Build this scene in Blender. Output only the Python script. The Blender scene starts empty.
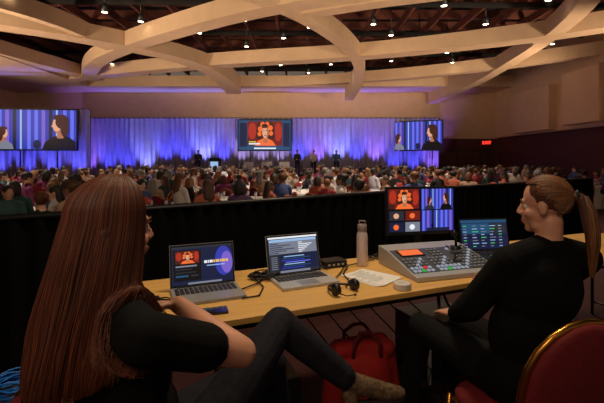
import bpy, bmesh, math, random
import numpy as np
from mathutils import Vector, Matrix
random.seed(7); rng=np.random.default_rng(7)
sc=bpy.context.scene
try:
    sc.view_settings.view_transform='Standard'
except Exception: pass
V=Vector
def lin(c):
    o=[]
    for x in c:
        x=x/255.0
        o.append(x/12.92 if x<=.04045 else ((x+.055)/1.055)**2.4)
    return (o[0],o[1],o[2],1)
MATS={}
def M(name,col,rough=.5,metal=0,es=0,var=0,scale=20,bump=0,stretch=None,spec=None):
    if name in MATS: return MATS[name]
    m=bpy.data.materials.new(name); m.use_nodes=True
    nt=m.node_tree; b=nt.nodes['Principled BSDF']; c=lin(col)
    b.inputs['Base Color'].default_value=c; b.inputs['Roughness'].default_value=rough
    b.inputs['Metallic'].default_value=metal
    if spec is not None: b.inputs['Specular IOR Level'].default_value=spec
    if es:
        b.inputs['Emission Color'].default_value=c; b.inputs['Emission Strength'].default_value=es
        b.inputs['Base Color'].default_value=(0.01,.01,.01,1)
    if var or bump:
        tc=nt.nodes.new('ShaderNodeTexCoord'); mp=nt.nodes.new('ShaderNodeMapping'); n=nt.nodes.new('ShaderNodeTexNoise')
        n.inputs['Scale'].default_value=scale; n.inputs['Detail'].default_value=4
        if stretch: mp.inputs['Scale'].default_value=stretch
        nt.links.new(tc.outputs['Object'],mp.inputs[0]); nt.links.new(mp.outputs[0],n.inputs[0])
        if var:
            r=nt.nodes.new('ShaderNodeValToRGB')
            r.color_ramp.elements[0].position=.3; r.color_ramp.elements[1].position=.7
            r.color_ramp.elements[0].color=tuple(x*(1-var) for x in c[:3])+(1,)
            r.color_ramp.elements[1].color=tuple(min(1,x*(1+var)) for x in c[:3])+(1,)
            nt.links.new(n.outputs[0],r.inputs[0]); nt.links.new(r.outputs[0],b.inputs['Base Color'])
        if bump:
            bp=nt.nodes.new('ShaderNodeBump'); bp.inputs['Strength'].default_value=bump; bp.inputs['Distance'].default_value=.01
            nt.links.new(n.outputs[0],bp.inputs['Height']); nt.links.new(bp.outputs[0],b.inputs['Normal'])
    MATS[name]=m; return m
def MR(name,cols,mul,rough=.7):
    m=bpy.data.materials.new(name); m.use_nodes=True; nt=m.node_tree; b=nt.nodes['Principled BSDF']
    oi=nt.nodes.new('ShaderNodeObjectInfo'); a=nt.nodes.new('ShaderNodeMath'); a.operation='MULTIPLY'; a.inputs[1].default_value=mul
    f=nt.nodes.new('ShaderNodeMath'); f.operation='FRACT'; r=nt.nodes.new('ShaderNodeValToRGB'); r.color_ramp.interpolation='CONSTANT'
    nt.links.new(oi.outputs['Random'],a.inputs[0]); nt.links.new(a.outputs[0],f.inputs[0]); nt.links.new(f.outputs[0],r.inputs[0]); nt.links.new(r.outputs[0],b.inputs['Base Color'])
    e=r.color_ramp.elements; e[0].color=lin(cols[0]); e[1].position=1/len(cols); e[1].color=lin(cols[1])
    for i in range(2,len(cols)):
        x=e.new(i/len(cols)); x.color=lin(cols[i])
    b.inputs['Roughness'].default_value=rough
    MATS[name]=m; return m

class MB:
    def __init__(s): s.v=[];s.f=[];s.m=[];s.s=[]
    def add(s,vs,fs,mi,sm=False):
        o=len(s.v); s.v+= [tuple(x) for x in vs]
        for f in fs: s.f.append([i+o for i in f]); s.m.append(mi); s.s.append(sm)
    def box(s,c,d,mi=0,R=None):
        c=V(c); vs=[]
        for x in(-.5,.5):
            for y in(-.5,.5):
                for z in(-.5,.5):
                    p=V((x*d[0],y*d[1],z*d[2]))
                    if R: p=R@p
                    vs.append(c+p)
        s.add(vs,[(0,1,3,2),(4,6,7,5),(0,4,5,1),(2,3,7,6),(0,2,6,4),(1,5,7,3)],mi)
    def tube(s,pts,r,mi=0,n=8,closed=False):
        pts=[V(p) for p in pts]; N=len(pts); vs=[]; prev=None
        for i,p in enumerate(pts):
            if closed: t=pts[(i+1)%N]-pts[i-1]
            else: t=pts[min(i+1,N-1)]-pts[max(i-1,0)]
            t.normalize()
            if prev is None:
                a=t.orthogonal().normalized()
            else:
                a=prev-t*prev.dot(t)
                a=a.normalized() if a.length>1e-6 else t.orthogonal().normalized()
            prev=a; b=t.cross(a)
            rr=r[i] if isinstance(r,(list,tuple)) else r
            for k in range(n):
                q=2*math.pi*k/n; vs.append(p+(a*math.cos(q)+b*math.sin(q))*rr)
        fs=[]
        for i in range(N if closed else N-1):
            j=(i+1)%N
            for k in range(n):
                l=(k+1)%n; fs.append((i*n+k,i*n+l,j*n+l,j*n+k))
        if not closed: fs.append(tuple(range(n-1,-1,-1))); fs.append(tuple((N-1)*n+k for k in range(n)))
        s.add(vs,fs,mi,True)
    def lathe(s,prof,c=(0,0,0),mi=0,n=24,fn=None):
        vs=[]
        for r,z in prof:
            for k in range(n):
                q=2*math.pi*k/n; rr=r*(fn(q,z) if fn else 1)
                vs.append((c[0]+rr*math.cos(q),c[1]+rr*math.sin(q),c[2]+z))
        fs=[]
        for i in range(len(prof)-1):
            for k in range(n):
                l=(k+1)%n; fs.append((i*n+k,i*n+l,(i+1)*n+l,(i+1)*n+k))
        s.add(vs,fs,mi,True)
        o=len(prof)-1
        s.add([vs[k] for k in range(n)],[tuple(range(n-1,-1,-1))],mi); s.add([vs[o*n+k] for k in range(n)],[tuple(range(n))],mi)
    def prism(s,prof,x0,x1,mi=0):
        n=len(prof); vs=[(x0,y,z) for y,z in prof]+[(x1,y,z) for y,z in prof]
        fs=[tuple(range(n)),tuple(range(2*n-1,n-1,-1))]+[(i,i+n,(i+1)%n+n,(i+1)%n) for i in range(n)]
        s.add(vs,fs,mi)
    def poly(s,pts,mi=0): s.add(pts,[tuple(range(len(pts)))],mi)
    def obj(s,name,mats,parent=None,loc=(0,0,0),rz=0,bevel=0,rx=0):
        me=bpy.data.meshes.new(name); me.from_pydata(s.v,[],s.f); 
        for m in mats: me.materials.append(m)
        me.polygons.foreach_set('material_index',s.m); me.polygons.foreach_set('use_smooth',s.s); 
        bm=bmesh.new(); bm.from_mesh(me)
        bmesh.ops.recalc_face_normals(bm,faces=bm.faces); bm.to_mesh(me); bm.free()
        o=bpy.data.objects.new(name,me); sc.collection.objects.link(o); o.location=loc; o.rotation_euler=(rx,0,rz)
        if bevel:
            b=o.modifiers.new('b','BEVEL'); b.width=bevel; b.segments=2; b.limit_method='ANGLE'
        if parent: o.parent=parent
        return o
def empty(name,loc=(0,0,0),rz=0):
    o=bpy.data.objects.new(name,None); sc.collection.objects.link(o); o.location=loc; o.rotation_euler=(0,0,rz); return o

# ---------- blobs (voxel-joined bodies) ----------
I3=Matrix.Identity(3)
def cap(a,ra,b,rb,m,flat=None): return ('c',V(a),ra,V(b),rb,m,flat)
def ell(c,r,m,R=I3): return ('e',V(c),r,R,m,None,None)
def pmat(p): return p[5] if p[0]=='c' else p[4]
def part_mesh(mb,p):
    n=16
    if p[0]=='c':
        _,a,ra,b,rb,m,flat=p; d=b-a; d=d.normalized() if d.length>1e-6 else V((0,0,1))
        x=d.orthogonal().normalized(); y=d.cross(x); vs=[]; R=0
        for cc,r,ts in((a,ra,(-85,-60,-30,0)),(b,rb,(0,30,60,85))):
            for t in ts:
                t=math.radians(t)
                for k in range(n):
                    q=2*math.pi*k/n; o=(x*math.cos(q)+y*math.sin(q))*math.cos(t)*r+d*math.sin(t)*r
                    if flat: fn=V(flat[0]); o=o-fn*(o.dot(fn)*(1-flat[1]))
                    vs.append(cc+o)
                R+=1
    else:
        _,c,r,Rm,m,_,_=p; vs=[]; R=0
        for t in range(-85,86,17):
            t=math.radians(t)
            for k in range(n):
                q=2*math.pi*k/n; vs.append(c+Rm@V((r[0]*math.cos(t)*math.cos(q),r[1]*math.cos(t)*math.sin(q),r[2]*math.sin(t))))
            R+=1
    fs=[(i*n+k,i*n+(k+1)%n,(i+1)*n+(k+1)%n,(i+1)*n+k) for i in range(R-1) for k in range(n)]
    fs.append(tuple(range(n-1,-1,-1))); fs.append(tuple((R-1)*n+k for k in range(n)))
    mb.add(vs,fs,0)
def sdf1(p,P):
    if p[0]=='c':
        _,a,ra,b,rb,m,flat=p; a=np.array(a);b=np.array(b); ab=b-a; L=max(ab@ab,1e-9)
        t=np.clip(((P-a)@ab)/L,0,1); o=P-(a+t[:,None]*ab)
        if flat: fn=np.array(flat[0]); k=o@fn; o=o+fn[None,:]*(k*(1/flat[1]-1))[:,None]
        return np.linalg.norm(o,axis=1)-(ra+(rb-ra)*t)
    _,c,r,Rm,m,_,_=p
    q=(P-np.array(c))@np.array(Rm); q=q/np.array(r)
    return (np.linalg.norm(q,axis=1)-1)*min(r)
def sdfall(parts,P): return np.min(np.stack([sdf1(p,P) for p in parts]),axis=0)
def push(parts,P,mar):
    for _ in range(4):
        d=sdfall(parts,P); need=mar-d; msk=need>0
        if not msk.any(): break
        Q=P[msk]; e=.004; g=np.stack([sdfall(parts,Q+np.eye(3)[i]*e)-sdfall(parts,Q-np.eye(3)[i]*e) for i in range(3)],axis=1)
        g/= (np.linalg.norm(g,axis=1)[:,None]+1e-9); P[msk]=Q+g*need[msk][:,None]
    return P
def blob(name,parts,mats,voxel,smooth=4,parent=None,link=True):
    mb=MB()
    for p in parts: part_mesh(mb,p)
    o=mb.obj(name+'_src',[])
    r=o.modifiers.new('r','REMESH'); r.mode='VOXEL'; r.voxel_size=voxel
    s=o.modifiers.new('s','SMOOTH'); s.factor=.5; s.iterations=smooth
    dg=bpy.context.evaluated_depsgraph_get(); dg.update()
    me=bpy.data.meshes.new_from_object(o.evaluated_get(dg)); me.name=name
    bpy.data.objects.remove(o)
    names=list(mats.keys()); me.materials.clear()
    for k in names: me.materials.append(mats[k])
    C=np.empty(len(me.polygons)*3); me.polygons.foreach_get('center',C); C=C.reshape(-1,3)
    D=np.stack([sdf1(p,C) for p in parts]); idx=np.argmin(D,axis=0)
    tab=np.array([names.index(pmat(p)) for p in parts])
    me.polygons.foreach_set('material_index',tab[idx].astype(np.int32)); me.polygons.foreach_set('use_smooth',[True]*len(me.polygons)); me.update()
    if not link: return me
    ob=bpy.data.objects.new(name,me); sc.collection.objects.link(ob)
    if parent: ob.parent=parent
    return ob
def headmat(pos,F,pitch=0,s=1):
    F=V(F).normalized(); R=F.cross(V((0,0,1))).normalized(); U=R.cross(F)
    m=Matrix((R,F,U)).transposed(); m=Matrix.Rotation(pitch,3,R)@m
    return V(pos),m,s
def headparts(hm):
    pos,m,s=hm
    T=lambda p: pos+m@(V(p)*s)
    def E(c,r,mt): return ell(T(c),tuple(x*s for x in r),mt,m)
    def Cc(a,ra,b,rb,mt): return cap(T(a),ra*s,T(b),rb*s,mt)
    P=[E((0,-.012,.035),(.074,.093,.09),'skin'),E((0,.022,-.03),(.058,.068,.082),'skin'),
       Cc((-.028,.03,-.085),.026,(.028,.03,-.085),.026,'skin'),Cc((0,.065,-.098),.021,(0,.06,-.09),.025,'skin'),
       Cc((0,.088,.008),.008,(0,.108,-.026),.009,'skin'),Cc((-.010,.097,-.030),.008,(.010,.097,-.030),.008,'skin'),
       Cc((-.034,.078,.022),.009,(.034,.078,.022),.009,'skin'),
       Cc((-.038,.05,-.03),.026,(-.03,.055,-.035),.024,'skin'),Cc((.038,.05,-.03),.026,(.03,.055,-.035),.024,'skin'),
       Cc((-.015,.089,-.058),.0065,(.015,.089,-.058),.0065,'lip'),Cc((-.012,.088,-.068),.0075,(.012,.088,-.068),.0075,'lip'),
       E((.075,-.008,-.008),(.010,.018,.031),'skin'),E((-.075,-.008,-.008),(.010,.018,.031),'skin')]
    return P
def eyes(name,hm,parent):
    pos,m,s=hm; mb=MB()
    for sx in(-1,1):
        c=pos+m@(V((sx*.031,.067,.0))*s)
        prof=[(.012*math.sin(a)+1e-4,.012*math.cos(a)) for a in np.linspace(0.02,3.1,9)]
        b2=MB(); b2.lathe(prof,(0,0,0),0,12); mb.add([c+m@V(q) for q in b2.v],b2.f,0,True)
        c2=c+m@V((0,.0067,0)); prof=[(.006*math.sin(a)+1e-4,.006*math.cos(a)) for a in np.linspace(0.02,3.1,7)]
        b2=MB(); b2.lathe(prof,(0,0,0),0,10); mb.add([c2+m@V(q) for q in b2.v],b2.f,1,True)
        mb.tube([pos+m@(V((sx*x,y,z))*s) for x,y,z in((.016,.084,.026),(.030,.0855,.031),(.045,.077,.026))],.0026,2,6)
        mb.tube([pos+m@(V((sx*x,y,z))*s) for x,y,z in((.019,.074,.004),(.031,.0775,.008),(.043,.070,.003))],.0018,2,6)
    return mb.obj(name,[M('eye_white',(205,195,185),.3),M('iris_brown',(40,25,15),.2),M('brow_hair',(70,42,25),.7)],parent)
def hand(P,w,d,n,curl=.45,side=1,m='skin'):
    w=V(w); d=V(d).normalized(); n=V(n); n=(n-d*n.dot(d)).normalized(); a=d.cross(n)*side
    for o in(-.022,0,.022): P.append(cap(w+d*.012+a*o*.6,.019,w+d*.078+a*o,.019,m,(n,.62)))
    for off,L in((.031,.070),(.0105,.078),(-.0105,.073),(-.031,.058)):
        p=w+d*.082+a*off; ang=curl*.5; fr=(.45,.31,.24); r=.0088
        for k in range(3):
            dd=d*math.cos(ang)+n*math.sin(ang); q=p+dd*L*fr[k]; P.append(cap(p,r,q,r*.92,m)); p=q; ang+=curl; r*=.92
    p=w+d*.028+a*.026; dd=(d*.62+a*.75+n*.25).normalized(); q=p+dd*.04; P.append(cap(p,.0125,q,.0105,m))
    dd=(d*.85+a*.3+n*.4).normalized(); P.append(cap(q,.0105,q+dd*.032,.0085,m))
def strands(name,lst,mats,parent,rad=.0012):
    cu=bpy.data.curves.new(name,'CURVE'); cu.dimensions='3D'; cu.bevel_depth=rad; cu.bevel_resolution=0
    for m in mats: cu.materials.append(m)
    for pts,mi in lst:
        s=cu.splines.new('POLY'); s.points.add(len(pts)-1)
        a=np.ones((len(pts),4)); a[:,:3]=pts; s.points.foreach_set('co',a.ravel()); s.material_index=mi; s.use_smooth=True
        r=np.ones(len(pts)); r[-1]=.25; r[-2]=.6; s.points.foreach_set('radius',r)
    o=bpy.data.objects.new(name,cu); sc.collection.objects.link(o); o.parent=parent; return o

def light(kind,loc,tgt,e,col,size=.1,angle=60,blend=.6,name='lamp'):
    l=bpy.data.lights.new(name,kind); l.energy=e; l.color=col
    if kind=='AREA': l.size=size
    else: l.shadow_soft_size=size
    if kind=='SPOT': l.spot_size=math.radians(angle); l.spot_blend=blend
    o=bpy.data.objects.new(name,l); sc.collection.objects.link(o); o.location=loc
    o.rotation_euler=(V(tgt)-V(loc)).to_track_quat('-Z','Y').to_euler(); return o

# ================= MATERIALS =================
beige=M('painted_plaster',(212,178,144),.85,var=.05,scale=2)
dark=M('dark_void_paint',(18,13,11),.95,var=.2,scale=3)
rafter=M('rust_steel',(96,48,34),.8,var=.2,scale=3)
black=M('black_plastic',(18,18,20),.4)
gold=M('gold_metal',(190,135,55),.3,1)
redf=M('red_upholstery',(112,18,24),.8,var=.15,scale=60,bump=.1)
cloth=M('white_tablecloth',(238,230,226),.8,var=.04,scale=5)
blackdrape=M('black_drape',(9,9,10),.95,var=.3,scale=4,spec=.1)
silver=M('aluminium',(188,188,190),.4,.25)
greydr=M('grey_drape',(168,160,178),.8,var=.06,scale=3)

# ================= ROOM =================
FZ=-.25
mb=MB(); mb.box((-2,13,FZ-.05),(44,40,.1)); mb.obj('floor',[M('patterned_carpet',(70,22,22),.95,var=.5,scale=6)])
mb=MB()
rp=[(-4.2,-1.2),(4.2,-1.2),(4.2,6.93),(-2.9,1.86),(-4.2,.93)]
mb.add([(x,y,FZ) for x,y in rp]+[(x,y,0) for x,y in rp],[(4,3,2,1,0),(5,6,7,8,9)]+[(i,(i+1)%5,(i+1)%5+5,i+5) for i in range(5)],0)
mb.obj('camera_riser',[M('riser_carpet',(58,18,18),.95,var=.4,scale=30)])
mb=MB(); mb.box((-2,28.6,3.2),(38,.3,7.2)); mb.obj('wall_front',[beige])
mb=MB(); mb.box((-20.3,13,4.3),(.3,32,9.4)); mb.obj('wall_left',[beige])
mb=MB(); mb.box((14.0,16,1.3),(.3,25,3.4),1); mb.box((13.9,16,6),(.5,25,6),0)
mb.box((13.5,19.3,4.5),(.5,2.6,2.6),0); mb.box((13.45,23.4,4.3),(.5,3.6,2.4),0)
mb.obj('wall_right',[beige,M('maroon_wall',(86,44,36),.8,var=.1,scale=4)],bevel=.02)
mb=MB(); mb.box((-2,13,9.1),(44,40,.2),0)
for i in range(26): mb.box((-20+i*1.45,14,7.9),(.12,32,.35),1)
for i in range(18): mb.box((-2,3+i*1.6,8.3),(38,.14,.4),1)
for i in range(7): mb.tube([(-20,4+i*3.7,7.5),(15,4.8+i*3.7,7.5)],.12,0,8)
mb.obj('ceiling',[dark,rafter])
def smooth_line(pts,n=10):
    out=[]; P=[V((a,b,0)) for a,b in pts]
    if len(P)==2: P=[P[0],P[0].lerp(P[1],.5),P[1]]
    Q=[P[0]*2-P[1]]+P+[P[-1]*2-P[-2]]
    for i in range(1,len(Q)-2):
        for k in range(n):
            t=k/n; a,b,c,d=Q[i-1:i+3]
            out.append(.5*((2*b)+(c-a)*t+(2*a-5*b+4*c-d)*t*t+(-a+3*b-3*c+d)*t**3))
    out.append(P[-1]); return out
bi=0
def beam(pts,w=.65,h=.62,z=6.2,drop=0):
    global bi; bi+=1; z=z+bi*.006
    P=smooth_line(pts); mb=MB(); vs=[]; N=len(P)
    for i,p in enumerate(P):
        t=(P[min(i+1,N-1)]-P[max(i-1,0)]).normalized(); n=V((-t.y,t.x,0))*w/2; u=i/(N-1)
        zz=z-drop*max(0,(u-.55)/.45)**2
        vs+=[(p.x+n.x,p.y+n.y,zz),(p.x-n.x,p.y-n.y,zz),(p.x-n.x,p.y-n.y,z+h),(p.x+n.x,p.y+n.y,z+h)]
    fs=[(i*4+k,i*4+(k+1)%4,i*4+4+(k+1)%4,i*4+4+k) for i in range(N-1) for k in range(4)]
    fs+=[(0,1,2,3),tuple(len(vs)-4+k for k in range(4))]
    mb.add(vs,fs,0); return mb.obj('ceiling_beam',[beige])
beam([(-17,11.8),(-13.5,13.2),(-10.3,14.9),(-7.6,17.2),(-5.6,19.6),(-4.6,22.6),(-4.4,26)],.9,drop=.5)
beam([(-12.8,24),(-10.5,20.4),(-8.2,18.0),(-5.2,15.6),(-1.2,13.0),(3,11.3),(8,9.8)],.75)
beam([(-19,26.5),(-13.2,23.9),(-8,21.8),(-3.2,20.3),(2.04,19.1),(7,17.2),(11,14.9),(14.5,11.6)],.8)
beam([(-4.2,8.2),(-1.6,11.7),(.15,13.9),(1.7,16.8),(2.8,20),(3.3,23.5),(3.1,26.6)],.55,drop=.85)
beam([(6.4,8),(8.6,12),(9.7,15.6),(10.3,19.5),(10.3,23.5),(9.1,28.2)],.6,drop=.85)
beam([(-.3,13.6),(2.2,12.5),(5.2,11.3),(9,8.5)],.55)
beam([(-4.5,27),(-1,26.3),(2.7,25.2),(6.4,23.7),(9.8,21.7),(14,18.3)],.55)
beam([(-15,9),(-14.6,14),(-13.8,19),(-12.4,24.5)],.8)
beam([(-12,9),(-10.2,12),(-8.9,14.5),(-8.4,17.6)],.35)
mb=MB(); mb.box((-3,27.3,6.55),(36,2.6,.7)); mb.box((-17.0,20.5,6.55),(6.4,11,.68)); mb.obj('trim_soffit',[beige])
lampm=M('lamp_glow',(255,230,195),.5,es=18)
for (x,y) in [(-7.1,14.5),(-6.2,15.5),(-.8,17.6),(2.8,15.8),(3.8,17.2),(7.2,15.8),(12.3,22.5),(-2.4,24.2),(.4,24.6),(6.4,24.9),(8.2,22),(-4.3,16.9),(5.5,18.9),(-10.5,22.3),(-2.6,18.9),(11.5,18.5),
   (-11.5,14.9),(-10.8,17.2),(-7.2,22.8),(-1.2,22.6),(1.6,22.4),(4.8,21.7),(7.2,20.0),(12.2,20.3),(12.6,16.3),(4.9,13.9),(8.2,13.4),(2.0,14.0),(-2.2,15.4),(-9.4,12.9),(5.2,26.0),(11.8,24.0),(.3,16.2)]:
    mb=MB(); mb.lathe([(.10,.30),(.13,.0),(.125,0.0),(.09,.05)],(0,0,0),0,16); mb.lathe([(.095,.02),(.095,.03)],(0,0,0),1,16); mb.tube([(0,0,.28),(0,0,1.6)],.02,0,6)
    mb.obj('ceiling_downlight',[black,lampm],loc=(x,y,6.75))
for i,x in enumerate((10.9,12.6)):
    mb=MB(); mb.box((x,28.38,.95),(1.35,.1,2.6),0); mb.box((x-.35,28.31,.95),(.5,.06,2.1),1); mb.box((x+.35,28.31,.95),(.5,.06,2.1),1); mb.tube([(x-.05,28.24,.6),(x-.05,28.24,.9)],.02,2); mb.obj('door_%d'%(i+1),[M('door_frame',(60,38,28),.6),M('door_wood',(84,46,30),.5,var=.2,scale=5),silver],bevel=.01)
mb=MB(); mb.box((11.6,28.42,1.3),(4.4,.06,3.3)); mb.obj('trim_door_surround',[MATS['maroon_wall']])
es=empty('exit_sign',(12.9,28.2,2.65)); mb=MB(); mb.box((0,0,0),(.75,.12,.34)); mb.obj('sign_box',[M('exit_box',(60,8,8),.5,es=.6)],es)
tc=bpy.data.curves.new('exit_text','FONT'); tc.body='EXIT'; tc.size=.3; tc.align_x='CENTER'; tc.align_y='CENTER'; tc.extrude=.004; tc.materials.append(M('exit_glow',(255,50,40),.5,es=4))
to=bpy.data.objects.new('exit_letters',tc); sc.collection.objects.link(to); to.parent=es; to.rotation_euler=(math.pi/2,0,0); to.location=(0,-.07,0)

# ================= CURTAINS =================
def curtain(name,x0,y0,x1,y1,z0,z1,mat,per=.22,amp=.06,parent=None):
    L=math.hypot(x1-x0,y1-y0); n=int(L/per*8); d=((x1-x0)/L,(y1-y0)/L); nn=(-d[1],d[0]); vs=[]; nz=7
    ph=0; cur=[]
    for i in range(n+1):
        ph+=2*math.pi/8*(.75+.5*random.random()); cur.append(math.sin(ph)+.3*math.sin(ph*.37))
    for j in range(nz+1):
        z=z0+(z1-z0)*j/nz; k=1-.45*(j/nz)
        for i in range(n+1):
            s=L*i/n; o=amp*cur[i]*k; vs.append((x0+d[0]*s+nn[0]*o,y0+d[1]*s+nn[1]*o,z))
    fs=[(j*(n+1)+i,j*(n+1)+i+1,(j+1)*(n+1)+i+1,(j+1)*(n+1)+i) for j in range(nz) for i in range(n)]
    mb=MB(); mb.add(vs,fs,0,True)
    mb.tube([(x0,y0,z1),(x1,y1,z1)],.025,1)
    k=max(2,int(L/2.6))
    for i in range(k+1):
        s=i/k; mb.tube([(x0+(x1-x0)*s+nn[0]*.1,y0+(y1-y0)*s+nn[1]*.1,z0),(x0+(x1-x0)*s+nn[0]*.1,y0+(y1-y0)*s+nn[1]*.1,z1)],.02,1,6)
    return mb.obj(name,[mat,black],parent)
curtain('stage_curtain',-15.2,27.9,9.5,27.9,FZ,4.35,greydr,.34,.11)
curtain('stage_curtain',-20,22.2,-11.7,22.2,FZ,4.25,greydr,.34,.11)
curtain('black_partition_drape',-3.2,1.82,6.2,8.6,FZ,1.06,blackdrape,.16,.035)
mb=MB(); mb.box((-2.5,26.4,(FZ+.4)/2),(16,2.6,.4-FZ)); mb.obj('stage_platform',[blackdrape],bevel=.02)
xs=np.linspace(-14.6,9.0,19)
for i,x in enumerate(xs):
    c=(.08,.09,1) if i%3 else (.28,.15,1); e=720
    if i in(8,9,10): c=(.55,.45,.95); e=330
    if i in(3,6,13): c=(.24,.28,1); e=1050
    light('SPOT',(x,26.95,.62 if abs(x+2.5)<8 else FZ+.2),(x,28.1,3.9),e,c,.06,62,.9,'curtain_uplight')
for x in np.linspace(-18,-12.2,5): light('SPOT',(x,21.3,FZ+.2),(x,22.4,3.6),650,(.10,.11,1),.06,62,.9,'curtain_uplight')

# ================= SCREENS =================
E=lambda n,c,s=1.0: M(n,c,.5,es=s)
PAL={'navy':E('px_navy',(16,26,60)),'teal':E('px_teal',(30,75,110)),'blue':E('px_blue',(50,58,170)),'blue2':E('px_blue2',(95,105,225),1.1),'violet':E('px_violet',(120,95,200)),
 'orange':E('px_orange',(225,100,45),1.2),'red':E('px_red',(165,42,26),1.1),'skin':E('px_skin',(225,165,130)),'white':E('px_white',(225,228,235),1.1),'black':E('px_black',(8,8,12),.6),
 'grey':E('px_grey',(120,125,140)),'dgrey':E('px_dgrey',(38,42,52)),'green':E('px_green',(70,200,110)),'yellow':E('px_yellow',(235,190,80)),'brown':E('px_brown',(62,26,20)),'lblue':E('px_lblue',(150,185,225)),
 'maroon':E('px_maroon',(110,28,20)),'shade':E('px_shade',(175,110,80))}
PN=list(PAL); 
class Pic:
    def __init__(s,mb,W,H,base,step=.004,y=0,zc=0): s.mb=mb;s.W=W;s.H=H;s.b=base;s.st=step;s.y=y;s.k=0;s.zc=zc
    def P(s,x,z): return ((min(1,max(0,x))-.5)*s.W,s.y-s.k*s.st,s.zc+(min(1,max(0,z))-.5)*s.H)
    def r(s,x0,z0,x1,z1,c):
        s.k+=1; s.mb.poly([s.P(x0,z0),s.P(x1,z0),s.P(x1,z1),s.P(x0,z1)],s.b+PN.index(c))
    def e(s,cx,cz,rx,rz,c,n=18):
        s.k+=1; s.mb.poly([s.P(cx+rx*math.cos(2*math.pi*i/n),cz+rz*math.sin(2*math.pi*i/n)) for i in range(n)],s.b+PN.index(c))
    def g(s,pts,c): s.k+=1; s.mb.poly([s.P(*p) for p in pts],s.b+PN.index(c))
def portrait(p,x0,z0,x1,z1):
    w=x1-x0;h=z1-z0
    X=lambda a:x0+a*w
    Z=lambda a:z0+a*h
    p.r(x0,z0,x1,z1,'maroon'); p.e(X(.14),Z(.6),.12*w,.34*h,'red'); p.e(X(.88),Z(.55),.11*w,.38*h,'red'); p.r(X(.0),Z(.0),X(.2),Z(.25),'brown')
    for a,b,r in((.38,.62,.13),(.40,.80,.12),(.50,.86,.13),(.62,.80,.12),(.66,.62,.13),(.36,.42,.12),(.68,.42,.12),(.51,.6,.16)): p.e(X(a),Z(b),r*w,min(r*1.5,.99-b)*h,'brown',14)
    for a,b,r in((.37,.68,.07),(.44,.86,.07),(.57,.88,.06),(.66,.72,.07),(.68,.5,.06),(.35,.48,.06)): p.e(X(a),Z(b),r*w,r*1.6*h,'orange',12)
    p.g([(X(.22),Z(0)),(X(.82),Z(0)),(X(.72),Z(.2)),(X(.58),Z(.3)),(X(.46),Z(.3)),(X(.3),Z(.2))],'orange'); p.g([(X(.46),Z(.12)),(X(.58),Z(.12)),(X(.57),Z(.4)),(X(.47),Z(.4))],'shade')
    p.e(X(.52),Z(.55),.095*w,.25*h,'skin'); p.e(X(.555),Z(.55),.055*w,.2*h,'shade'); p.e(X(.50),Z(.56),.07*w,.2*h,'skin')
    p.r(X(.455),Z(.6),X(.49),Z(.63),'brown'); p.r(X(.53),Z(.6),X(.565),Z(.63),'brown'); p.r(X(.48),Z(.40),X(.54),Z(.43),'red'); p.e(X(.50),Z(.80),.09*w,.09*h,'brown')
def closeup(p,cx,z0,w,h,top='black',f=-1):
    p.g([(cx-.5*w,z0),(cx+.5*w,z0),(cx+.44*w,z0+.2*h),(cx+.2*w,z0+.36*h),(cx-.16*w,z0+.36*h),(cx-.42*w,z0+.2*h)],top)
    p.g([(cx-.09*w,z0+.30*h),(cx+.09*w,z0+.30*h),(cx+.09*w,z0+.56*h),(cx-.07*w,z0+.56*h)],'shade')
    p.e(cx+.06*f*w,z0+.66*h,.15*w,.22*h,'shade'); p.e(cx+.09*f*w,z0+.68*h,.12*w,.19*h,'skin')
    p.g([(cx+.20*f*w,z0+.70*h),(cx+.245*f*w,z0+.63*h),(cx+.19*f*w,z0+.60*h)],'skin')
    p.e(cx-.06*f*w,z0+.76*h,.19*w,.2*h,'brown'); p.e(cx-.13*f*w,z0+.58*h,.12*w,.24*h,'brown'); p.e(cx+.03*f*w,z0+.88*h,.17*w,.08*h,'brown')
def drapes(p,x0,z0,x1,z1,n=9):
    w=x1-x0;h=z1-z0; p.r(x0,z0,x1,z1,'blue'); p.k+=1
    for i in range(n):
        c=('blue2','violet','navy','lblue','blue2')[i%5]
        p.r(x0+w*(i+.15)/n,z0,x0+w*(i+.15+(.5 if c!='lblue' else .25))/n,z1,c); p.k-=1
    p.k+=2
def screenobj(name,loc,rz,W,H,fn):
    mb=MB(); mb.box((0,.06,0),(W+.16,.08,H+.16),0); mb.poly([(-W/2,0.01,-H/2),(W/2,.01,-H/2),(W/2,.01,H/2),(-W/2,.01,H/2)],1)
    p=Pic(mb,W,H,1,.004); fn(p); return mb.obj(name,[black]+[PAL[k] for k in PN],loc=loc,rz=rz)
def cfn(p):
    p.r(0,0,1,1,'teal'); p.r(.02,.1,.16,.92,'navy'); portrait(p,.17,.14,.84,.97); p.r(.86,.1,.98,.9,'navy'); p.r(.30,.03,.72,.075,'white'); p.r(.2,.18,.42,.225,'white'); p.r(.2,.25,.34,.29,'yellow')
def sfn(p):
    drapes(p,0,0,1,1,11); p.e(.50,.12,.05,.12,'navy'); closeup(p,.08,0,.26,.60,'grey',1); closeup(p,.80,0,.46,.92,'black',-1)
screenobj('projection_screen',(-2.55,27.5,3.15),0,3.55,2.02,cfn)
screenobj('projection_screen',(-14.2,21.6,3.08),math.radians(6),4.0,2.1,sfn)
screenobj('projection_screen',(7.85,27.3,3.1),math.radians(-24),3.1,1.9,sfn)
for (x,y) in ((-14.2,21.72),(7.9,27.5),(-2.55,27.62)):
    mb=MB(); z0=FZ if y<25 or x>6 else .4
    for s in(-1,1): mb.box((x+s*1.0,y+.03,(z0+2.1)/2),(.05,.05,2.1-z0)); mb.box((x+s*1.0,y,z0+.03),(.08,.35,.05))
    mb.obj('screen_stand',[black])

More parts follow.
